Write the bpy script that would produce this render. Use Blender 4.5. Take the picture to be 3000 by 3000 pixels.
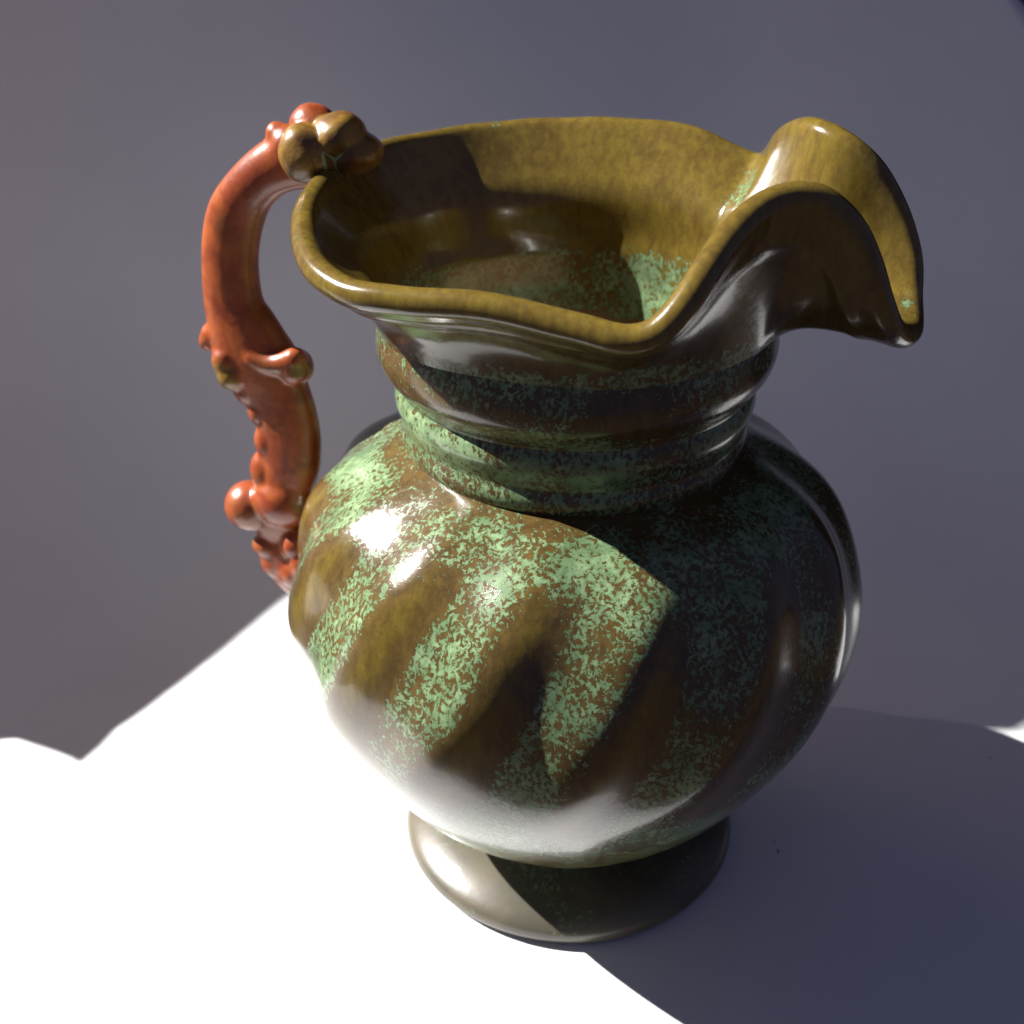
import bpy, bmesh, math, random
import numpy as np
from mathutils import Matrix, Vector, noise as mnoise

for o in list(bpy.data.objects):
    bpy.data.objects.remove(o)
scene = bpy.context.scene
COL = scene.collection
random.seed(4)

# ------------------------------------------------------------------ camera
FOV, PITCH, ROLL = math.radians(46.0), math.radians(29.5), math.radians(-0.76)
CAM = Vector((-0.0180, -0.3144, 0.3025))
fw = Vector((0, math.cos(PITCH), -math.sin(PITCH)))
rt = Vector((1, 0, 0))
up = rt.cross(fw)
rt, up = math.cos(ROLL) * rt + math.sin(ROLL) * up, -math.sin(ROLL) * rt + math.cos(ROLL) * up
cd = bpy.data.cameras.new('camera')
cam = bpy.data.objects.new('camera', cd)
COL.objects.link(cam)
m = Matrix((rt, up, -fw)).transposed().to_4x4()
m.translation = CAM
cam.matrix_world = m
cd.sensor_fit = 'HORIZONTAL'
cd.angle = FOV
cd.clip_start = 0.01
cd.clip_end = 50
cd.dof.use_dof = True
cd.dof.focus_distance = 0.30
cd.dof.aperture_fstop = 14.0
scene.camera = cam

# ------------------------------------------------------------------ light
w = bpy.data.worlds.new('World')
scene.world = w
w.use_nodes = True
bg = w.node_tree.nodes['Background']
bg.inputs[0].default_value = (0.42, 0.455, 0.84, 1)
bg.inputs[1].default_value = 0.152

SUN_AZ, SUN_EL = math.radians(165.8), math.radians(40.2)
LDIR = Vector((math.cos(SUN_EL) * math.cos(SUN_AZ), math.cos(SUN_EL) * math.sin(SUN_AZ), math.sin(SUN_EL)))
sd = bpy.data.lights.new('window_sunbeam', 'SPOT')
sd.energy = 11000
sd.color = (1.0, 0.98, 0.95)
sd.shadow_soft_size = 0.037
sd.spot_size = math.radians(16)
sd.spot_blend = 0.05
sun = bpy.data.objects.new('window_sunbeam', sd)
COL.objects.link(sun)
sun.location = Vector((0, 0.05, 0.1)) + LDIR * 8.0
sun.rotation_euler = LDIR.to_track_quat('Z', 'Y').to_euler()

vs = scene.view_settings
vs.view_transform = 'Standard'
vs.look = 'None'
vs.exposure = 0.0
vs.gamma = 1.0
scene.render.engine = 'CYCLES'
scene.cycles.max_bounces = 8
scene.cycles.diffuse_bounces = 4
scene.render.resolution_x = scene.render.resolution_y = 1024

# ------------------------------------------------------------------ helpers
def new_mat(name):
    mt = bpy.data.materials.new(name)
    mt.use_nodes = True
    nt = mt.node_tree
    return mt, nt, nt.nodes['Principled BSDF']

def N(nt, typ, **kw):
    n = nt.nodes.new(typ)
    for k, v in kw.items():
        if k.startswith('i_'):
            key = k[2:]
            key = int(key) if key.isdigit() else key.replace('_', ' ')
            n.inputs[key].default_value = v
        else:
            setattr(n, k, v)
    return n

def math_n(nt, op, a, b=None, c=None, clamp=False):
    n = nt.nodes.new('ShaderNodeMath')
    n.operation = op
    n.use_clamp = clamp
    for i, x in enumerate((a, b, c)):
        if x is None:
            continue
        if isinstance(x, (int, float)):
            n.inputs[i].default_value = x
        else:
            nt.links.new(x, n.inputs[i])
    return n.outputs[0]

def mix_c(nt, fac, a, b):
    n = nt.nodes.new('ShaderNodeMix')
    n.data_type = 'RGBA'
    for sock, x in ((n.inputs[0], fac), (n.inputs[6], a), (n.inputs[7], b)):
        if isinstance(x, (int, float)):
            sock.default_value = x
        elif isinstance(x, tuple):
            sock.default_value = (*x, 1) if len(x) == 3 else x
        else:
            nt.links.new(x, sock)
    return n.outputs[2]

def noise_n(nt, vec, scale, detail=4, rough=0.55, dist=0.0):
    n = N(nt, 'ShaderNodeTexNoise')
    n.inputs['Scale'].default_value = scale
    n.inputs['Detail'].default_value = detail
    n.inputs['Roughness'].default_value = rough
    n.inputs['Distortion'].default_value = dist
    nt.links.new(vec, n.inputs['Vector'])
    return n.outputs['Fac']

def ramp(nt, fac, lo, hi):
    n = nt.nodes.new('ShaderNodeMapRange')
    n.interpolation_type = 'SMOOTHSTEP'
    nt.links.new(fac, n.inputs[0])
    n.inputs[1].default_value = lo
    n.inputs[2].default_value = hi
    return n.outputs[0]

def mapping(nt, vec, scale=(1, 1, 1), rot=(0, 0, 0)):
    n = N(nt, 'ShaderNodeMapping')
    n.inputs['Scale'].default_value = scale
    n.inputs['Rotation'].default_value = rot
    nt.links.new(vec, n.inputs[0])
    return n.outputs[0]

# ------------------------------------------------------------------ materials
def glaze_material():
    """mottled green over brown / olive glaze; vertex attributes hold where each glaze was laid"""
    mt, nt, bs = new_mat('mottled_glaze')
    L = nt.links
    pos = N(nt, 'ShaderNodeTexCoord').outputs['Object']
    def att(nm):
        return N(nt, 'ShaderNodeAttribute', attribute_name=nm).outputs['Fac']
    green, olive, tan, grey = att('green'), att('olive'), att('tan'), att('grey')
    # green speckle
    warp = N(nt, 'ShaderNodeTexNoise')
    warp.inputs['Scale'].default_value = 190
    warp.inputs['Detail'].default_value = 3
    L.new(pos, warp.inputs['Vector'])
    wv = N(nt, 'ShaderNodeVectorMath', operation='MULTIPLY_ADD')
    L.new(warp.outputs['Color'], wv.inputs[0])
    wv.inputs[1].default_value = (0.0032, 0.0032, 0.0032)
    L.new(pos, wv.inputs[2])
    p2 = wv.outputs[0]
    n1 = noise_n(nt, mapping(nt, p2, (1, 1, 0.8)), 760, 7, 0.64, 0.3)
    n2 = noise_n(nt, pos, 60, 3, 0.5)
    s = math_n(nt, 'MULTIPLY_ADD', n2, 0.42, n1)
    th = math_n(nt, 'MULTIPLY_ADD', green, -0.42, 0.990)
    d = math_n(nt, 'SUBTRACT', s, th)
    gm = ramp(nt, d, -0.016, 0.018)
    rimm = math_n(nt, 'SUBTRACT', ramp(nt, d, -0.045, -0.012), gm, clamp=True)
    # ground glaze
    st = noise_n(nt, mapping(nt, p2, (1.0, 1.0, 0.32)), 420, 5, 0.65)
    st2 = noise_n(nt, pos, 45, 4, 0.55)
    fine = noise_n(nt, pos, 900, 3, 0.6)
    brown = mix_c(nt, ramp(nt, st, 0.3, 0.72), (0.050, 0.030, 0.011), (0.096, 0.058, 0.019))
    oliv = mix_c(nt, ramp(nt, math_n(nt, 'MULTIPLY_ADD', st2, 0.35, math_n(nt, 'MULTIPLY', st, 0.7)), 0.30, 0.74),
                 (0.082, 0.050, 0.011), (0.158, 0.112, 0.017))
    oliv = mix_c(nt, math_n(nt, 'MULTIPLY', ramp(nt, fine, 0.50, 0.75), 0.45), oliv, (0.085, 0.046, 0.010))
    of = math_n(nt, 'ADD', olive, math_n(nt, 'MULTIPLY_ADD', st2, 0.5, -0.25), clamp=True)
    base = mix_c(nt, of, brown, oliv)
    base = mix_c(nt, tan, base, (0.40, 0.20, 0.115))
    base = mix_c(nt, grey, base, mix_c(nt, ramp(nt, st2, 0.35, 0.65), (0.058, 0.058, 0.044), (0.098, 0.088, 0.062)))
    gn = noise_n(nt, pos, 150, 3, 0.6)
    gcol = mix_c(nt, ramp(nt, gn, 0.35, 0.68), (0.125, 0.198, 0.095), (0.230, 0.325, 0.168))
    gcol = mix_c(nt, math_n(nt, 'MULTIPLY', ramp(nt, d, 0.16, 0.0), 0.55), gcol, (0.066, 0.115, 0.048))
    base = mix_c(nt, math_n(nt, 'MULTIPLY', rimm, 0.7), base, (0.036, 0.020, 0.009))
    col = mix_c(nt, gm, base, gcol)
    L.new(col, bs.inputs['Base Color'])
    ro = math_n(nt, 'MULTIPLY_ADD', gm, 0.015, 0.20)
    ro = math_n(nt, 'ADD', ro, math_n(nt, 'MULTIPLY', att('matt'), 0.22))
    L.new(ro, bs.inputs['Roughness'])
    bs.inputs['IOR'].default_value = 1.5
    bs.inputs['Coat Weight'].default_value = 0.25
    bs.inputs['Coat Roughness'].default_value = 0.07
    peel = noise_n(nt, pos, 260, 4, 0.6)
    h = math_n(nt, 'MULTIPLY_ADD', gm, -0.35, math_n(nt, 'MULTIPLY_ADD', fine, 0.35, peel))
    bp = N(nt, 'ShaderNodeBump', i_Strength=0.10, i_Distance=0.0006)
    L.new(h, bp.inputs['Height'])
    L.new(bp.outputs[0], bs.inputs['Normal'])
    big = noise_n(nt, pos, 120, 3, 0.5)
    bp2 = N(nt, 'ShaderNodeBump', i_Strength=0.10, i_Distance=0.0008)
    L.new(big, bp2.inputs['Height'])
    L.new(bp2.outputs[0], bs.inputs['Coat Normal'])
    return mt

def handle_material():
    mt, nt, bs = new_mat('orange_red_glaze')
    L = nt.links
    pos = N(nt, 'ShaderNodeTexCoord').outputs['Object']
    a = N(nt, 'ShaderNodeAttribute', attribute_name='olive').outputs['Fac']
    n1 = noise_n(nt, pos, 130, 5, 0.6, 0.5)
    n2 = noise_n(nt, pos, 42, 4, 0.6, 0.3)
    n3 = noise_n(nt, pos, 600, 3, 0.6)
    c = mix_c(nt, ramp(nt, n1, 0.32, 0.68), (0.215, 0.038, 0.012), (0.35, 0.080, 0.018))
    c = mix_c(nt, math_n(nt, 'MULTIPLY', ramp(nt, n2, 0.50, 0.70), 0.8), c, (0.17, 0.066, 0.018))
    c = mix_c(nt, math_n(nt, 'MULTIPLY', ramp(nt, n3, 0.60, 0.78), 0.5), c, (0.22, 0.030, 0.012))
    ol = mix_c(nt, ramp(nt, n1, 0.38, 0.66), (0.13, 0.060, 0.013), (0.235, 0.135, 0.020))
    am = math_n(nt, 'ADD', a, math_n(nt, 'MULTIPLY_ADD', n2, 0.9, -0.45))
    c = mix_c(nt, ramp(nt, am, 0.35, 0.65), c, ol)
    # pale green glaze run into the creases
    g = N(nt, 'ShaderNodeAttribute', attribute_name='green').outputs['Fac']
    c = mix_c(nt, ramp(nt, math_n(nt, 'ADD', g, math_n(nt, 'MULTIPLY_ADD', n1, 0.8, -0.4)), 0.45, 0.55), c, (0.24, 0.38, 0.22))
    L.new(c, bs.inputs['Base Color'])
    bs.inputs['Roughness'].default_value = 0.36
    bs.inputs['IOR'].default_value = 1.5
    bs.inputs['Coat Weight'].default_value = 0.22
    bs.inputs['Coat Roughness'].default_value = 0.13
    bp = N(nt, 'ShaderNodeBump', i_Strength=0.22, i_Distance=0.0008)
    L.new(math_n(nt, 'MULTIPLY_ADD', n3, 0.3, noise_n(nt, pos, 240, 4, 0.6)), bp.inputs['Height'])
    L.new(bp.outputs[0], bs.inputs['Normal'])
    return mt

def paper_material():
    mt, nt, bs = new_mat('white_paper')
    pos = N(nt, 'ShaderNodeTexCoord').outputs['Object']
    f = noise_n(nt, pos, 900, 4, 0.6)
    c = mix_c(nt, ramp(nt, noise_n(nt, pos, 14, 4, 0.55), 0.3, 0.7), (0.80, 0.80, 0.81), (0.83, 0.83, 0.835))
    nt.links.new(c, bs.inputs['Base Color'])
    bs.inputs['Roughness'].default_value = 0.75
    bs.inputs['Specular IOR Level'].default_value = 0.25
    bp = N(nt, 'ShaderNodeBump', i_Strength=0.06, i_Distance=0.0004)
    nt.links.new(f, bp.inputs['Height'])
    nt.links.new(bp.outputs[0], bs.inputs['Normal'])
    return mt

def plain(name, col, rough=0.6, nz=40):
    mt, nt, bs = new_mat(name)
    pos = N(nt, 'ShaderNodeTexCoord').outputs['Object']
    c = mix_c(nt, noise_n(nt, pos, nz, 5, 0.6), tuple(x * 0.75 for x in col), tuple(x * 1.25 for x in col))
    nt.links.new(c, bs.inputs['Base Color'])
    bs.inputs['Roughness'].default_value = rough
    return mt

def blocker_material():  # for the unseen sheet added to block the sun
    mt, nt, bs = new_mat('blocker_sheet')
    L = nt.links
    bs.inputs['Base Color'].default_value = (0.42, 0.33, 0.27, 1)
    bs.inputs['Roughness'].default_value = 0.9
    tl = N(nt, 'ShaderNodeBsdfTranslucent')
    tl.inputs[0].default_value = (0.50, 0.33, 0.26, 1)  # warm glow added to tint the left of the shaded paper
    tp = N(nt, 'ShaderNodeBsdfTransparent')          # added leak of direct sun, lifts the shade above the jug's own shadow
    m1 = N(nt, 'ShaderNodeMixShader', i_Fac=0.24)
    m2 = N(nt, 'ShaderNodeMixShader', i_Fac=0.009)
    L.new(bs.outputs[0], m1.inputs[1]); L.new(tl.outputs[0], m1.inputs[2])
    L.new(m1.outputs[0], m2.inputs[1]); L.new(tp.outputs[0], m2.inputs[2])
    L.new(m2.outputs[0], nt.nodes['Material Output'].inputs['Surface'])
    return mt

GLAZE, HANDLE, PAPER = glaze_material(), handle_material(), paper_material()
TABLE = plain('dark_table_wood', (0.045, 0.030, 0.022), 0.45)
WALL = plain('dark_wall', (0.030, 0.028, 0.032), 0.9)
INK = plain('black_ink', (0.012, 0.012, 0.016), 0.7)
BLOCKER = blocker_material()

def link(name, me, mat, parent=None, **props):
    o = bpy.data.objects.new(name, me)
    COL.objects.link(o)
    if mat:
        me.materials.clear()
        me.materials.append(mat)
    o.parent = parent
    for k, v in props.items():
        o[k] = v
    return o

def mesh_from(name, V, F, smooth=True, normals=None, attrs=None):
    me = bpy.data.meshes.new(name)
    me.from_pydata([tuple(map(float, v)) for v in V], [], F)
    me.update()
    me.polygons.foreach_set('use_smooth', [smooth] * len(me.polygons))
    if attrs:
        for k, a in attrs.items():
            at = me.attributes.new(k, 'FLOAT', 'POINT')
            at.data.foreach_set('value', np.asarray(a, np.float32).ravel())
    if normals is not None:
        me.normals_split_custom_set_from_vertices([tuple(map(float, n)) for n in normals])
    return me

def grid_faces(rows, cols, wrap=True):
    F = []
    cc = cols if wrap else cols - 1
    for i in range(rows - 1):
        for j in range(cc):
            k = (j + 1) % cols
            F.append((i * cols + j, i * cols + k, (i + 1) * cols + k, (i + 1) * cols + j))
    return F

def grid_normals(P):
    """P rows x cols x 3, wrapped in columns; returns unit normals = d/dcol x d/drow"""
    dc = np.roll(P, -1, 1) - np.roll(P, 1, 1)
    dr = np.gradient(P, axis=0)
    n = np.cross(dc, dr)
    return n / (np.linalg.norm(n, axis=2, keepdims=True) + 1e-12)

def spline(xk, yk, x):
    xk, yk, x = map(lambda q: np.asarray(q, float), (xk, yk, x))
    n = len(xk); h = np.diff(xk); A = np.eye(n); b = np.zeros(n)
    for i in range(1, n - 1):
        A[i, i - 1] = h[i - 1]; A[i, i] = 2 * (h[i - 1] + h[i]); A[i, i + 1] = h[i]
        b[i] = 6 * ((yk[i + 1] - yk[i]) / h[i] - (yk[i] - yk[i - 1]) / h[i - 1])
    M = np.linalg.solve(A, b)
    i = np.clip(np.searchsorted(xk, x) - 1, 0, n - 2)
    t0 = x - xk[i]; t1 = xk[i + 1] - x; H = h[i]
    return M[i] * t1**3 / (6 * H) + M[i + 1] * t0**3 / (6 * H) + (yk[i] / H - M[i] * H / 6) * t1 + (yk[i + 1] / H - M[i + 1] * H / 6) * t0

def catmull(P, closed, n_per):
    P = np.asarray(P, float); n = len(P); out = []
    rng = range(n) if closed else range(n - 1)
    for i in rng:
        if closed:
            a, b, c, d = P[(i - 1) % n], P[i], P[(i + 1) % n], P[(i + 2) % n]
        else:
            b, c = P[i], P[i + 1]
            a = P[i - 1] if i else 2 * b - c
            d = P[i + 2] if i + 2 < n else 2 * c - b
        for k in range(n_per):
            t = k / n_per
            out.append(0.5 * (2 * b + (c - a) * t + (2 * a - 5 * b + 4 * c - d) * t * t + (3 * b - a - 3 * c + d) * t**3))
    if not closed:
        out.append(P[-1])
    return np.array(out)

def smoothstep(a, b, x):
    t = np.clip((np.asarray(x, float) - a) / (b - a), 0, 1)
    return t * t * (3 - 2 * t)

# ------------------------------------------------------------------ setting: paper sweep, table, wall, added sun blocker
def build_setting():
    # one sheet of paper: flat on the table, swept up behind, sooner on the left than on the right
    R, AM = 0.23, math.radians(59)
    rel = []
    for k in range(1, 37):
        a = AM * (k / 36) ** 1.1
        rel.append((R * math.sin(a), R * (1 - math.cos(a))))
    ye, ze = rel[-1]
    for k in range(1, 9):
        rel.append((ye + 0.04 * k * math.cos(AM), ze + 0.04 * k * math.sin(AM)))
    RY, RZ = np.array([0.0] + [q[0] for q in rel]), np.array([0.0] + [q[1] for q in rel])
    def bend(x):
        return 0.055 + 0.055 * float(smoothstep(-0.12, 0.12, x))
    def height(x, y):
        return float(np.interp(y - bend(x), RY, RZ)) if y > bend(x) else 0.0
    prof = [(t, 0.0) for t in np.linspace(0, 1, 9)] + [(None, q) for q in range(len(rel))]
    nx = 60
    V = []
    for i, (t, q) in enumerate(prof):
        for j in range(nx + 1):
            f = j / nx
            z = 0.0 if t is not None else rel[q][1]
            ya = -0.112 if t is None else -0.112 + t * (bend(-0.2) + 0.112)
            xr = 0.3060 - 0.10 * max(0.0, z - 0.12) - 0.75 * max(0.0, z - 0.165)
            xl = -0.226 - 0.25 * max(0.0, ya if t is not None else 0.055 + rel[q][0])
            x = xl + f * (xr - xl)
            y = -0.112 + t * (bend(x) + 0.112) if t is not None else bend(x) + rel[q][0]
            V.append((x, y, z + 0.0002))
    F = grid_faces(len(prof), nx + 1, wrap=False)
    me = mesh_from('paper_backdrop', V, F)
    pb = link('paper_backdrop', me, PAPER, kind='structure')
    so = pb.modifiers.new('thickness', 'SOLIDIFY')
    so.thickness = 0.0003
    so.offset = -1
    # ink marks on the paper
    for (x, y, r, sx, sy) in ((0.0706, -0.0158, 0.0004, 0.9, 2.3), (0.0702, -0.0112, 0.0003, 1.6, 0.7), (0.1585, 0.0297, 0.0003, 2.0, 0.8)):
        pts = []
        for k in range(10):
            a = k / 10 * 2 * math.pi
            rr = r * random.uniform(0.75, 1.2)
            pts.append((x + rr * sx * math.cos(a), y + rr * sy * math.sin(a)))
        V = [(a, b, 0.00021) for a, b in pts] + [(a, b, 0.00026) for a, b in pts]
        F = [tuple(range(10, 20))] + [(k, (k + 1) % 10, 10 + (k + 1) % 10, 10 + k) for k in range(10)]
        link('ink_mark', mesh_from('ink_mark', V, F, smooth=False), INK, pb)
    # table top below the paper
    bm = bmesh.new()
    bmesh.ops.create_cube(bm, size=1.0)
    for v in bm.verts:
        v.co = Vector((v.co.x * 1.6, v.co.y * 1.1 - 0.05, v.co.z * 0.04 - 0.0205))
    bmesh.ops.bevel(bm, geom=list(bm.edges), offset=0.004, segments=3, affect='EDGES')
    me = bpy.data.meshes.new('table_top'); bm.to_mesh(me); bm.free()
    link('table_top', me, TABLE, kind='structure')
    # dark wall behind the paper
    bm = bmesh.new()
    bmesh.ops.create_cube(bm, size=1.0)
    for v in bm.verts:
        v.co = Vector((v.co.x * 1.8 + 0.55, v.co.y * 0.05 + 0.75, v.co.z * 2.4 + 0.6))
    me = bpy.data.meshes.new('wall'); bm.to_mesh(me); bm.free()
    link('wall', me, WALL, kind='structure')
    # unseen sheet added to block the sun; its edge bounds the sunlit patch
    # where the edge of the shade lies on the paper (measured outline points), carried back along the sun's rays to shape the sheet
    def on_paper(px, py):
        f_ = 1500 / math.tan(FOV / 2)
        dd = fw + rt * ((px - 1500) / f_) - up * ((py - 1500) / f_)
        t = 0.2
        while t < 1.5:
            p = CAM + dd * t
            if p.z <= height(p.x, p.y):
                break
            t += 0.0005
        return p
    shade = [on_paper(*q) for q in ((-120, 2290), (-40, 2210), (0, 2172), (50, 2168), (100, 2185), (160, 2205), (205, 2222), (240, 2243), (300, 2190), (350, 2140), (500, 2030), (600, 1955), (720, 1860), (790, 1800), (850, 1755))]
    shade += [Vector(q) for q in ((-.06, .150, .02), (0, .140, .01), (.06, .090, 0), (.10, .052, 0), (.13, .0425, 0), (.150, .0385, 0), (.158, .0400, 0), (.166, .0440, 0), (.176, .0430, 0), (.20, .06, 0), (.24, .11, 0), (.40, .14, 0), (1.2, .10, 0))]
    edge = []
    for p in shade:
        ld = (sun.location - p).normalized()
        t = (p.x + 0.45) / -ld.x
        edge.append((p.y + ld.y * t, p.z + ld.z * t))
    edge = [(edge[0][0], -0.02)] + edge
    e = []
    for i in range(len(edge) - 1):
        for k in range(4):
            t = k / 4
            e.append((edge[i][0] * (1 - t) + edge[i + 1][0] * t, edge[i][1] * (1 - t) + edge[i + 1][1] * t))
    e.append(edge[-1])
    nc = 70
    V = []
    for (y, z) in e:
        for j in range(nc):
            f = j / (nc - 1)
            yy = y + f * (0.95 - y)
            amp = 0.014 * smoothstep(0.0, 0.12, f)
            V.append((-0.45 + amp * math.sin(yy * 75 + 0.6 * math.sin(z * 5)), yy, z))
    F = grid_faces(len(e), nc, wrap=False)
    c = link('sun_blocker', mesh_from('sun_blocker', V, F), BLOCKER, kind='structure')

build_setting()

# ------------------------------------------------------------------ the jug
PHI = math.radians(-18.0)                       # the way the spout points
TU = np.array([math.cos(PHI), math.sin(PHI), 0.0])
TV = np.array([-math.sin(PHI), math.cos(PHI), 0.0])
def loc(u, v, z):
    return TU * u + TV * v + np.array([0, 0, z])

jug = bpy.data.objects.new('ceramic_jug', None)
jug.empty_display_size = 0.05
COL.objects.link(jug)
jug['label'] = 'mottled green and brown glazed ceramic jug with ruffled spout and orange-red handle'
jug['category'] = 'jug'

ZK = [.010, .014, .018, .025, .035, .049, .064, .078, .093, .107, .121, .134, .143, .151]
RK = [.030, .0315, .0345, .0436, .0559, .067, .0758, .0821, .0855, .0853, .0815, .0741, .0631, .0478]

def vnoise(P, sc, seed=0.0):
    return np.array([mnoise.noise(Vector((p[0] * sc + seed, p[1] * sc, p[2] * sc))) for p in P.reshape(-1, 3)]).reshape(P.shape[:-1])

NRIB = 14
def rib_phase(th, z):
    """0 at the middle of a brown stripe, +-0.5 in the middle of a green one"""
    c = math.radians(-100.5) + math.radians(330.0) * (z - 0.13)
    q = (th - c) / (2 * math.pi / NRIB)
    return q - np.round(q)

def build_body():
    nz, nt = 150, 560
    z = np.concatenate([np.linspace(.012, .03, 24), np.linspace(.03, .151, nz)[1:]])
    r = spline(ZK, RK, z)
    th = np.linspace(0, 2 * np.pi, nt, endpoint=False)
    Z, T = np.meshgrid(z, th, indexing='ij')
    q = rib_phase(T, Z)
    env = smoothstep(.056, .100, Z) * (1 - smoothstep(.145, .1515, Z))
    # flattish lobes with a soft groove between them; crest a little left of the brown stripe
    ridge = 0.5 + 0.5 * np.cos(2 * np.pi * (q + 0.20) + 0.10 * np.sin(2 * np.pi * (q + 0.20)))
    RR = r[:, None] * (1 + (0.031 + 0.010 * smoothstep(.110, .138, Z)) * env * (ridge - 0.55))
    # soft throwing lines near the bottom and slight unevenness of the hand-made pot
    RR += 0.0007 * np.exp(-((Z - .031) / .0018) ** 2)
    RR += 0.0004 * np.sin(2 * T + 0.5) * np.sin(Z * 40)
    P = np.stack([RR * np.cos(T), RR * np.sin(T), Z], -1)
    nrm = grid_normals(P)
    nn = vnoise(P, 28, 3.1)
    env2 = smoothstep(.062, .088, Z) * (1 - smoothstep(.128, .143, Z + 0.006 * nn))
    stripe = 1 - smoothstep(0.10, 0.30, np.abs(q) + 0.10 * nn)
    green = 0.645 - 0.78 * stripe * env2 + 0.16 * nn
    green -= 0.25 * smoothstep(.1465, .150, Z)
    green += 0.05 * smoothstep(.128, .140, Z)
    green -= 0.10 * (1 - smoothstep(.03, .06, Z))
    olive = np.clip(0.25 + 0.9 * stripe * env2 * (1 - smoothstep(0.0, 0.16, np.abs(q + 0.02))), 0, 1)
    zero = np.zeros_like(green)
    me = mesh_from('body', P.reshape(-1, 3), grid_faces(*P.shape[:2]), True, nrm.reshape(-1, 3),
                   dict(green=green, olive=olive, tan=zero, matt=zero + 0.0))
    link('body', me, GLAZE, jug)

def build_foot():
    prof = [(.046, .0012), (.0520, .0008), (.0535, .0012), (.0544, .0022), (.0551, .0034), (.0553, .0047), (.0549, .0062), (.0538, .0076),
            (.0520, .0090), (.0495, .0104), (.0465, .0117), (.0430, .0128), (.039, .0137), (.0355, .0146), (.0330, .0158), (.0318, .0172), (.0316, .0190), (.0325, .021)]
    c = catmull([(a * 1.012, 0, b) for a, b in prof], False, 5)
    th = np.linspace(0, 2 * np.pi, 300, endpoint=False)
    P = np.stack([c[:, 0][:, None] * np.cos(th), c[:, 0][:, None] * np.sin(th), c[:, 2][:, None] + 0 * th], -1)
    nrm = grid_normals(P)
    nn = vnoise(P, 60, 9.0)
    rad = np.hypot(P[..., 0], P[..., 1])
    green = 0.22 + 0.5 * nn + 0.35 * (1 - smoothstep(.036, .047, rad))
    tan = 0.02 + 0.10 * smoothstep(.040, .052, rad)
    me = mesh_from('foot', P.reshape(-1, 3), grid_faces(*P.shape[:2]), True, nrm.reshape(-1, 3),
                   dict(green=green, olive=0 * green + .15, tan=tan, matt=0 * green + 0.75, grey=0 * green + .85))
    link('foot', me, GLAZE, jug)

Z0 = .188       # the groove where the flare of the mouth begins
def build_neck():
    prof = [(.0440, .1470), (.0462, .1482), (.0480, .1500), (.0491, .1522), (.0494, .1545), (.0489, .1570), (.0490, .1585), (.0500, .1615), (.0508, .1645), (.0506, .1675),
            (.0500, .1692), (.0500, .1702), (.0511, .1718), (.0526, .1738), (.0541, .1760), (.0550, .1785), (.0553, .1810), (.0551, .1835), (.0547, .1862), (.0543, .1882), (.0540, .1900)]
    c = catmull([(a, 0, b) for a, b in prof], False, 6)
    th = np.linspace(0, 2 * np.pi, 420, endpoint=False)
    Zg = c[:, 2][:, None] + 0 * th
    wob = 0.0006 * np.sin(th * 2 + 1.0) + 0.0004 * np.sin(3 * th)
    Rg = c[:, 0][:, None] + 0.0004 * np.sin(3 * th + 40 * Zg) 
    P = np.stack([Rg * np.cos(th), Rg * np.sin(th), Zg + wob * smoothstep(.150, .158, Zg) * (1 - smoothstep(.183, .188, Zg))], -1)
    nrm = grid_normals(P)
    nn = vnoise(P, 50, 1.7)
    z = P[..., 2]
    green = 0.66 + 0.28 * nn
    green -= 0.16 * np.exp(-((z - .1800) / .0050) ** 2)           # thin glaze on the swelling of the ring
    green += 0.15 * np.exp(-((z - .163) / .006) ** 2)
    me = mesh_from('neck', P.reshape(-1, 3), grid_faces(*P.shape[:2]), True, nrm.reshape(-1, 3),
                   dict(green=green, olive=0 * z + .1, tan=0 * z, matt=0 * z))
    link('neck', me, GLAZE, jug)

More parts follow.
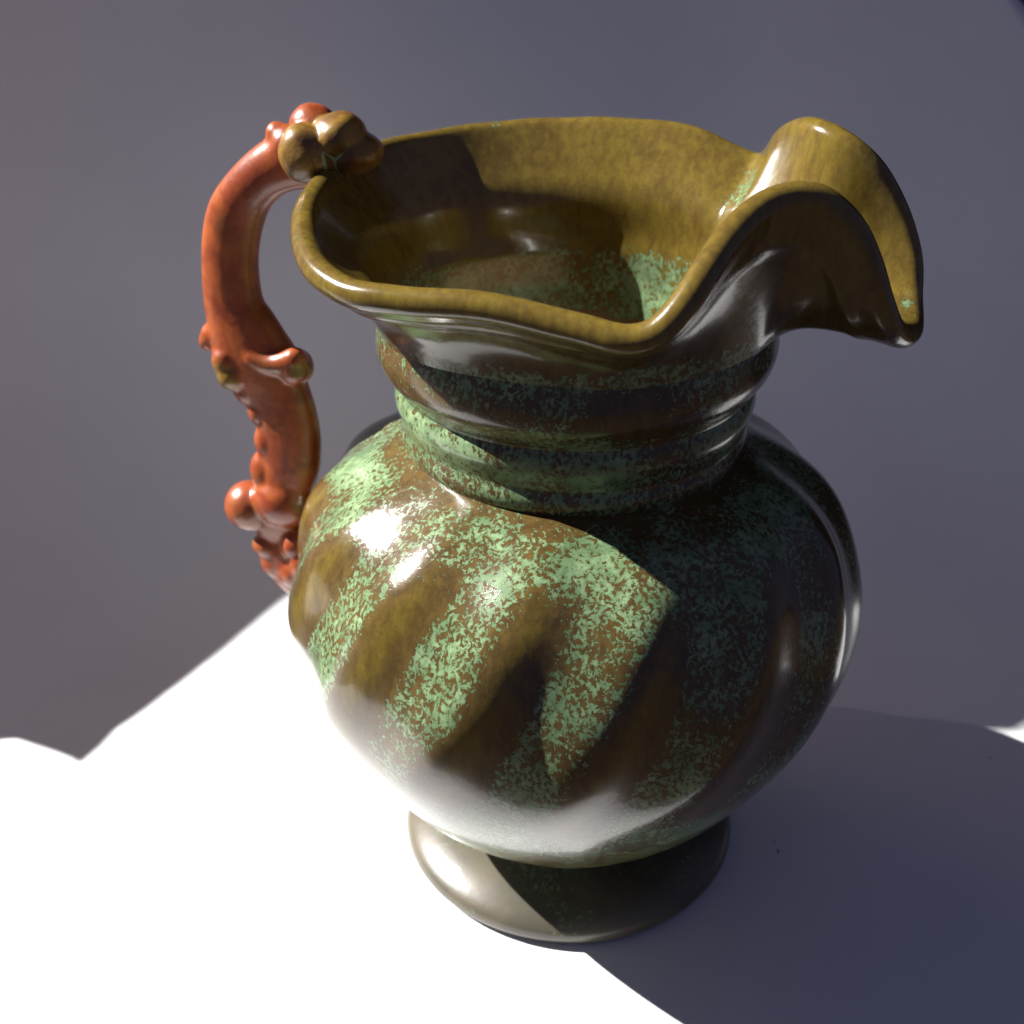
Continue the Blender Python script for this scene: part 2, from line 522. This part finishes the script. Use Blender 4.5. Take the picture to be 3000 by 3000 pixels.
# rim curve: (u along the spout, v across, height) and the way the lip leans there (du, dv, dz)
RIM = [
    (-.0740, .0000, .2220, -.60, .00, .80), (-.0710, -.0206, .2190, -.62, -.20, .76), (-.0645, -.0360, .2165, -.62, -.40, .66), (-.0564, -.0475, .2138, -.55, -.55, .62),
    (-.0472, -.0546, .2120, -.42, -.66, .62), (-.0363, -.0592, .2115, -.28, -.72, .64), (-.0230, -.0607, .2120, -.15, -.70, .70), (-.0064, -.0612, .2125, -.04, -.66, .75),
    (.0057, -.0617, .2115, .04, -.68, .72), (.0175, -.0622, .2100, .12, -.76, .64), (.0252, -.0628, .2090, .18, -.85, .50), (.0305, -.0622, .2092, .24, -.85, .46),
    (.0353, -.0612, .2115, .30, -.78, .55), (.0391, -.0580, .2160, .32, -.62, .72), (.0420, -.0523, .2210, .28, -.45, .85), (.0453, -.0428, .2260, .20, -.30, .93),
    (.0502, -.0328, .2305, .12, -.20, .97), (.0561, -.0266, .2322, .12, -.16, .98), (.0618, -.0235, .2320, .20, -.14, .97), (.0668, -.0220, .2290, .34, -.14, .93),
    (.0722, -.0208, .2230, .52, -.16, .84), (.0760, -.0190, .2150, .72, -.20, .66), (.0792, -.0168, .2060, .86, -.22, .42), (.0828, -.0118, .1980, .92, -.16, .05),
    (.0870, .0000, .1940, .90, .00, -.30),
    (.0860, .0108, .1990, .92, .16, .05), (.0850, .0160, .2065, .86, .22, .42), (.0815, .0192, .2155, .72, .22, .66), (.0765, .0208, .2240, .52, .18, .84),
    (.0717, .0212, .2295, .36, .16, .93), (.0655, .0222, .2335, .22, .16, .97), (.0590, .0262, .2355, .14, .18, .98), (.0536, .0335, .2345, .12, .22, .97),
    (.0482, .0430, .2300, .20, .32, .93), (.0451, .0525, .2240, .28, .46, .84), (.0420, .0580, .2198, .32, .62, .70), (.0381, .0600, .2185, .28, .76, .56),
    (.0318, .0610, .2203, .20, .80, .55), (.0242, .0625, .2230, .14, .74, .65), (.0134, .0642, .2250, .08, .70, .70), (.0000, .0647, .2255, .00, .68, .73),
    (-.0212, .0630, .2250, -.15, .66, .73), (-.0410, .0575, .2240, -.32, .58, .75), (-.0560, .0480, .2232, -.48, .42, .77), (-.0670, .0315, .2235, -.60, .28, .75), (-.0725, .0150, .2230, -.62, .10, .78)]

def build_rim():
    C6 = catmull(RIM, True, 60)
    seg = np.linalg.norm(np.roll(C6[:, :3], -1, 0) - C6[:, :3], axis=1)
    s = np.concatenate([[0], np.cumsum(seg)])
    NT = 640
    tt = np.linspace(0, s[-1], NT, endpoint=False)
    idx = np.clip(np.searchsorted(s, tt, 'right') - 1, 0, len(C6) - 1)
    C6 = C6[idx]
    # smooth the resampled loop a little
    for _ in range(6):
        C6 = (np.roll(C6, 1, 0) + 2 * C6 + np.roll(C6, -1, 0)) / 4
    rim, d = C6[:, :3].copy(), C6[:, 3:].copy()
    d /= np.linalg.norm(d, axis=1, keepdims=True)
    wv = 0.0005 * np.array([mnoise.noise(Vector((p[0] * 70, p[1] * 70, 2.0))) for p in rim])   # hand-made wobble
    rim[:, 2] += wv - 0.0030
    rim[:, 0] += 0.0035 * smoothstep(0.02, 0.07, -rim[:, 0])
    ang = np.unwrap(np.arctan2(rim[:, 1], rim[:, 0]))
    RM = .0518
    P0 = np.stack([RM * np.cos(ang), RM * np.sin(ang), 0 * ang + Z0], 1)
    rad = np.stack([np.cos(ang), np.sin(ang), 0 * ang], 1)
    tipw = np.exp(-((rim[:, 0] - .092) / .020) ** 2) * (rim[:, 0] > 0)
    tipw = np.maximum(tipw, 0)[:, None]
    Ln = np.linalg.norm(rim - P0, axis=1, keepdims=True)
    hw = np.clip(-np.cos(ang), 0, 1)[:, None] ** 2
    d0 = rad * (0.10 + 0.42 * hw + 0.62 * tipw) + np.array([0, 0, 1]) * (0.95 - 0.25 * tipw)
    P1 = P0 + d0 * 0.46 * Ln
    P2 = rim - d * 0.42 * Ln
    rows = 40
    ss = np.linspace(0, 1, rows)[:, None, None]
    S = (1 - ss) ** 3 * P0 + 3 * (1 - ss) ** 2 * ss * P1 + 3 * (1 - ss) * ss**2 * P2 + ss**3 * rim
    # relax the sheet in both directions (keeps the lip and the root)
    for _ in range(14):
        T = S.copy()
        T[1:-1] = 0.5 * S[1:-1] + 0.125 * (S[:-2] + S[2:]) + 0.125 * (np.roll(S, 1, 1)[1:-1] + np.roll(S, -1, 1)[1:-1])
        S = T
    n = grid_normals(S)
    if (n[0] * rad).sum() < 0:
        n = -n
    sv = np.linspace(0, 1, rows)[:, None, None]
    h = .0026 + .0009 * sv**3
    # a faint finger ridge under the lip outside
    outr = S + n * (h + 0.0005 * np.exp(-((sv - .80) / .05) ** 2))
    inr = S - n * (h + (0.0013 * np.exp(-((sv - .46) / .20) ** 2) - 0.0006 * np.exp(-((sv - .12) / .12) ** 2)) * (1 - tipw[None]))
    e = S[-1] - S[-2]
    e /= np.linalg.norm(e, axis=1, keepdims=True)
    hl = h[-1]
    cap = []
    for k in range(1, 12):
        a = math.pi * k / 12
        cap.append(S[-1] + n[-1] * hl * math.cos(a) + e * hl * 1.05 * math.sin(a))
    cap = np.array(cap)
    # inside of neck and belly
    zi = [.188, .182, .177, .172, .168, .163, .158, .153, .149, .144, .138, .130, .115, .095, .075, .055, .040, .030, .024, .021, .020]
    ri = [.0490, .0492, .0489, .0476, .0464, .0458, .0450, .0440, .0434, .0500, .0600, .0695, .0785, .0805, .0765, .0690, .0590, .0470, .0300, .0120, .0015]
    ic = catmull(np.stack([ri, 0 * np.array(ri), zi], 1), False, 5)[1:]
    base_r = np.linalg.norm(inr[0][:, :2], axis=1)
    inn = []
    for k, (rr, _, zz) in enumerate(ic):
        f = min(1.0, k / 10.0)
        r_ = rr + (base_r - .0490) * (1 - f)
        inn.append(np.stack([r_ * np.cos(ang), r_ * np.sin(ang), 0 * ang + zz + (inr[0][:, 2] - Z0) * (1 - f)], 1))
    inn = np.array(inn)
    full = np.concatenate([outr, cap, inr[::-1], inn], 0)
    nf = grid_normals(full)
    if (nf[rows // 2] * n[rows // 2]).sum() < 0:
        nf = -nf
    # to world orientation
    W = full[..., 0:1] * TU + full[..., 1:2] * TV + full[..., 2:3] * np.array([0, 0, 1.])
    NW = nf[..., 0:1] * TU + nf[..., 1:2] * TV + nf[..., 2:3] * np.array([0, 0, 1.])
    R_ = rows * 2 + len(cap)
    nn = vnoise(W, 45, 6.3)
    u, v, z = full[..., 0], full[..., 1], full[..., 2]
    rowi = np.arange(full.shape[0])[:, None] + 0 * u
    inside = rowi >= rows + len(cap) // 2
    green = np.full(u.shape, -0.12)
    # outside: a band of mottling just above the groove
    green = np.where(~inside, 0.66 - 0.95 * smoothstep(.1900, .1995, z + .002 * nn) + 0.2 * nn, green)
    # inside: mottled zone low on the far side, and a patch in the throat of the spout
    low = (1 - smoothstep(.186, .198, z + .004 * nn)) * smoothstep(.162, .172, z)
    green = np.where(inside, -0.2 + 0.95 * low + 0.25 * nn, green)
    def blob(uu, vv, zz, su, sv_, sz):
        return np.exp(-((u - uu) / su) ** 2 - ((v - vv) / sv_) ** 2 - ((z - zz) / sz) ** 2)
    green = green + np.where(inside, 1, 0) * (1.15 * blob(.040, .050, .208, .010, .012, .014) + 1.1 * blob(.086, .007, .194, .0035, .007, .0055))
    green = green + 0.85 * blob(-.0600, -.043, .214, .005, .005, .006) + 0.75 * blob(-.045, .057, .222, .018, .008, .006) + 1.0 * blob(-.0655, .002, .221, .006, .010, .004)
    olive = np.where(inside, 0.95, 0.25 + 0.75 * smoothstep(.198, .208, z))
    tan = np.where(inside, 0.9 * (1 - smoothstep(.162, .175, z + 0.003 * nn)), 0.0)
    A = dict(green=green, olive=olive, tan=tan, matt=0 * z)
    cols = NT
    cut = R_ + 2
    def part(a, b):
        sub = slice(a, b)
        return (W[sub].reshape(-1, 3), grid_faces(b - a, cols), True, NW[sub].reshape(-1, 3), {k: q[sub] for k, q in A.items()})
    link('rim', mesh_from('rim', *part(0, cut)), GLAZE, jug)
    link('interior', mesh_from('interior', *part(cut - 1, full.shape[0])), GLAZE, jug)

# ------------------------------------------------------------------ handle
CAMN = np.array(CAM)
FPX = 1500 / math.tan(FOV / 2)
NPF, NPR, NPU = np.array(fw), np.array(rt), np.array(up)
def on_plane(px, py, v=0.0):
    """(u, z) of a measured outline point taken in the plane of the handle, v to its side"""
    dd = NPF + NPR * (px - 1500) / FPX - NPU * (py - 1500) / FPX
    t = (v - CAMN @ TV) / (dd @ TV)
    p = CAMN + dd * t
    return np.array([p @ TU, v, p[2]])

def build_handle():
    bm = bmesh.new()
    VO = 0.0035
    # outline pairs (outer edge, inner edge)
    pairs = [((900, 430), (985, 540)), ((839, 375), (905, 550)), ((767, 413), (850, 562)), ((705, 466), (817, 581)), ((652, 528), (786, 615)), ((618, 590), (768, 662)),
             ((601, 668), (755, 725)), ((598, 746), (752, 780)), ((600, 820), (756, 840)), ((606, 885), (768, 890)), ((614, 930), (790, 920)), ((618, 985), (830, 982)),
             ((640, 1055), (868, 1040)), ((672, 1100), (885, 1090)), ((708, 1140), (897, 1128)), ((738, 1185), (915, 1180)), ((757, 1235), (928, 1235)), ((765, 1300), (936, 1295)),
             ((765, 1360), (934, 1368)), ((752, 1420), (920, 1430)), ((745, 1480), (905, 1480)), ((752, 1530), (895, 1525)), ((775, 1570), (885, 1560)), ((762, 1600), (900, 1580)), ((785, 1650), (925, 1620)), ((822, 1700), (950, 1640)), ((862, 1735), (985, 1660))]
    vr = [.0060, .0072, .0078, .0078, .0077, .0076, .0075, .0075, .0076, .0078, .0082, .0088, .0090, .0086, .0080, .0076, .0076, .0078, .0080, .0082, .0082, .0078, .0066, .0078, .0082, .0082, .0080]
    data = []
    for (a, b), w_ in zip(pairs, vr):
        A_, B_ = on_plane(*a, VO), on_plane(*b, VO)
        data.append(np.concatenate([A_, B_, [w_ * 0.90]]))
    sm = catmull(data, False, 5)
    ring = 28
    vs_, prev = [], None
    for row in sm:
        A_, B_, w_ = row[:3], row[3:6], row[6]
        c = (A_ + B_) / 2
        hx = (A_ - B_) / 2
        pts = []
        for k in range(ring):
            a = 2 * math.pi * k / ring
            ca, sa = math.cos(a), math.sin(a)
            ex = abs(ca) ** 0.92 * (1 if ca > 0 else -1)
            ey = abs(sa) ** 0.92 * (1 if sa > 0 else -1)
            p = c + hx * ex + np.array([0, 1, 0]) * w_ * ey
            pts.append(bm.verts.new(loc(*p)))
        if prev:
            for k in range(ring):
                bm.faces.new((prev[k], prev[(k + 1) % ring], pts[(k + 1) % ring], pts[k]))
        else:
            first = pts
        prev = pts
    bm.faces.new(first[::-1]); bm.faces.new(prev)
    bmesh.ops.recalc_face_normals(bm, faces=bm.faces)
    def ball(px, py, v, r, sx=1.0, sz=1.0, sv=1.0, rot=0.0):
        r *= 1.28
        c = on_plane(px, py, v * 0.75 + VO)
        mm = bmesh.ops.create_icosphere(bm, subdivisions=3, radius=1.0)
        cr, sr = math.cos(rot), math.sin(rot)
        for q in mm['verts']:
            a, b, e = q.co.x * r * sx, q.co.y * r * sv, q.co.z * r * sz
            a, e = a * cr - e * sr, a * sr + e * cr
            q.co = Vector(loc(c[0] + a, c[1] + b, c[2] + e))
    S = 1.03e-4
    # shoulder bump below the knobs
    ball(812, 390, -.001, 26 * S); ball(850, 425, -.001, 44 * S)
    # collar at mid height
    ball(604, 998, .000, 19 * S, 1, 1.4); ball(626, 980, -.002, 32 * S)
    ball(664, 1056, -.0066, 36 * S, 1, 1.1); ball(682, 1098, -.0066, 38 * S)
    ball(878, 1072, -.002, 34 * S, 1, 1.25); ball(866, 1078, -.0048, 40 * S)
    for k in range(9):
        f = k / 8
        ball(738 + 125 * f, 1046 + 20 * math.sin(f * math.pi * .9), -.0082 + .0016 * f, (20 + 10 * f) * S)
    # crest bumps down the back
    ball(724, 1140, -.0036, 34 * S, 1, 1.15)
    ball(764, 1203, -.0030, 32 * S, 1, 1.25)
    ball(790, 1290, -.0022, 38 * S, 1, 1.3)
    ball(782, 1378, -.0018, 42 * S, 1, 1.4)
    ball(800, 1240, -.0052, 22 * S, 1.3, .9); ball(822, 1330, -.0050, 24 * S, 1.4, .9)
    # the curl: one round ball growing out of the stem
    ball(733, 1480, -.0012, 58 * S, 1.12, 1.12, 1.10); ball(830, 1462, -.0024, 66 * S, 1.2, 1.1)
    # leaf lobes at the lower root
    ball(782, 1596, -.0042, 34 * S, 1.2, .95); ball(866, 1594, -.0052, 38 * S, 1, 1.05)
    ball(812, 1645, -.0026, 42 * S); ball(862, 1672, -.0050, 40 * S, 1.0, 1.15)
    ball(905, 1640, -.003, 56 * S)
    me = bpy.data.meshes.new('handle_raw')
    bm.to_mesh(me); bm.free()
    tmp = bpy.data.objects.new('handle', me)
    COL.objects.link(tmp)
    rm = tmp.modifiers.new('fuse', 'REMESH'); rm.mode = 'VOXEL'; rm.voxel_size = 0.0006; rm.use_smooth_shade = True
    sm_ = tmp.modifiers.new('soften', 'SMOOTH'); sm_.factor = 0.5; sm_.iterations = 18
    dg = bpy.context.evaluated_depsgraph_get()
    me2 = bpy.data.meshes.new_from_object(tmp.evaluated_get(dg))
    me2.name = 'handle'
    tmp.modifiers.clear()
    tmp.data = me2
    bpy.data.meshes.remove(me)
    me2.polygons.foreach_set('use_smooth', [True] * len(me2.polygons))
    nv = len(me2.vertices)
    co = np.zeros(nv * 3); me2.vertices.foreach_get('co', co); co = co.reshape(-1, 3)
    u = co @ TU; z = co[:, 2]; v = co @ TV
    def gb(px, py, rr, vv=None):
        c = on_plane(px, py)
        return np.exp(-(((u - c[0]) ** 2 + (z - c[2]) ** 2) / rr**2))
    olive = 0.05 + 0.55 * gb(670, 1090, .006) + 0.6 * gb(890, 1075, .004) + 0.45 * gb(905, 1350, .010) + .35 * gb(690, 1110, .008) + .3 * gb(600, 1010, .004)
    olive += 0.5 * gb(905, 1480, .008) + 0.45 * gb(820, 1590, .0025) + .55 * gb(890, 1640, .0018)
    for nm, arr in (('olive', olive), ('green', 0 * olive - .5)):
        at = me2.attributes.new(nm, 'FLOAT', 'POINT')
        at.data.foreach_set('value', arr.astype(np.float32))
    me2.materials.append(HANDLE)
    tmp.parent = jug
    tmp['label'] = 'orange-red sculpted handle with bumps and scrolls'
    # cluster of moulded knobs that joins the handle to the rim, fused into one form
    spec = [(918, 374, .0080, 66 * S, 64 * S, .0070, 0.30), (893, 450, -.0010, 72 * S, 78 * S, .0070, 0.95), (996, 402, .0045, 74 * S, 66 * S, .0085, 1.15), (1046, 446, .0060, 72 * S, 56 * S, .0085, 1.3), (960, 440, .0030, 60 * S, 60 * S, .0070, 1.1)]
    bmk = bmesh.new()
    cen = []
    for (px, py, v_, rx, rz, rv, ol) in spec:
        c = on_plane(px, py, v_)
        cen.append((c, (rx, rv, rz), ol))
        mm = bmesh.ops.create_icosphere(bmk, subdivisions=4, radius=1.0)
        for q in mm['verts']:
            k = 1 + 0.07 * mnoise.noise(q.co * 1.6 + Vector((px, py, 0)) * 0.01)
            q.co = Vector(loc(c[0] + q.co.x * rx * k, c[1] + q.co.y * rv * k, c[2] + q.co.z * rz * k))
    mk = bpy.data.meshes.new('knob_raw'); bmk.to_mesh(mk); bmk.free()
    ko = bpy.data.objects.new('knob_cluster', mk); COL.objects.link(ko)
    rm = ko.modifiers.new('fuse', 'REMESH'); rm.mode = 'VOXEL'; rm.voxel_size = 0.0005
    sm_ = ko.modifiers.new('soften', 'SMOOTH'); sm_.factor = 0.5; sm_.iterations = 8
    dg = bpy.context.evaluated_depsgraph_get()
    mk2 = bpy.data.meshes.new_from_object(ko.evaluated_get(dg)); mk2.name = 'knob_cluster'
    ko.modifiers.clear(); ko.data = mk2; bpy.data.meshes.remove(mk)
    mk2.polygons.foreach_set('use_smooth', [True] * len(mk2.polygons))
    co = np.zeros(len(mk2.vertices) * 3); mk2.vertices.foreach_get('co', co); co = co.reshape(-1, 3)
    lu = np.stack([co @ TU, co @ TV, co[:, 2]], 1)
    dist = np.stack([np.linalg.norm((lu - c) / np.array(r), axis=1) for c, r, _ in cen], 1)
    wts = np.exp(-(dist - dist.min(1, keepdims=True)) / 0.10)
    wts /= wts.sum(1, keepdims=True)
    olive = wts @ np.array([o for _, _, o in cen])
    two = np.sort(dist, 1)
    crease = np.exp(-((two[:, 1] - two[:, 0]) / 0.05) ** 2)
    low = np.exp(-((lu[:, 2] - on_plane(960, 470)[2]) / .0035) ** 2)
    for nm, arr in (('olive', olive), ('green', -0.28 + 0.65 * crease + 0.60 * low)):
        at = mk2.attributes.new(nm, 'FLOAT', 'POINT'); at.data.foreach_set('value', arr.astype(np.float32))
    mk2.materials.append(HANDLE)
    ko.parent = tmp
    ko['label'] = 'cluster of olive and rust round knobs at the rim'

build_body()
build_foot()
build_neck()
build_rim()
build_handle()
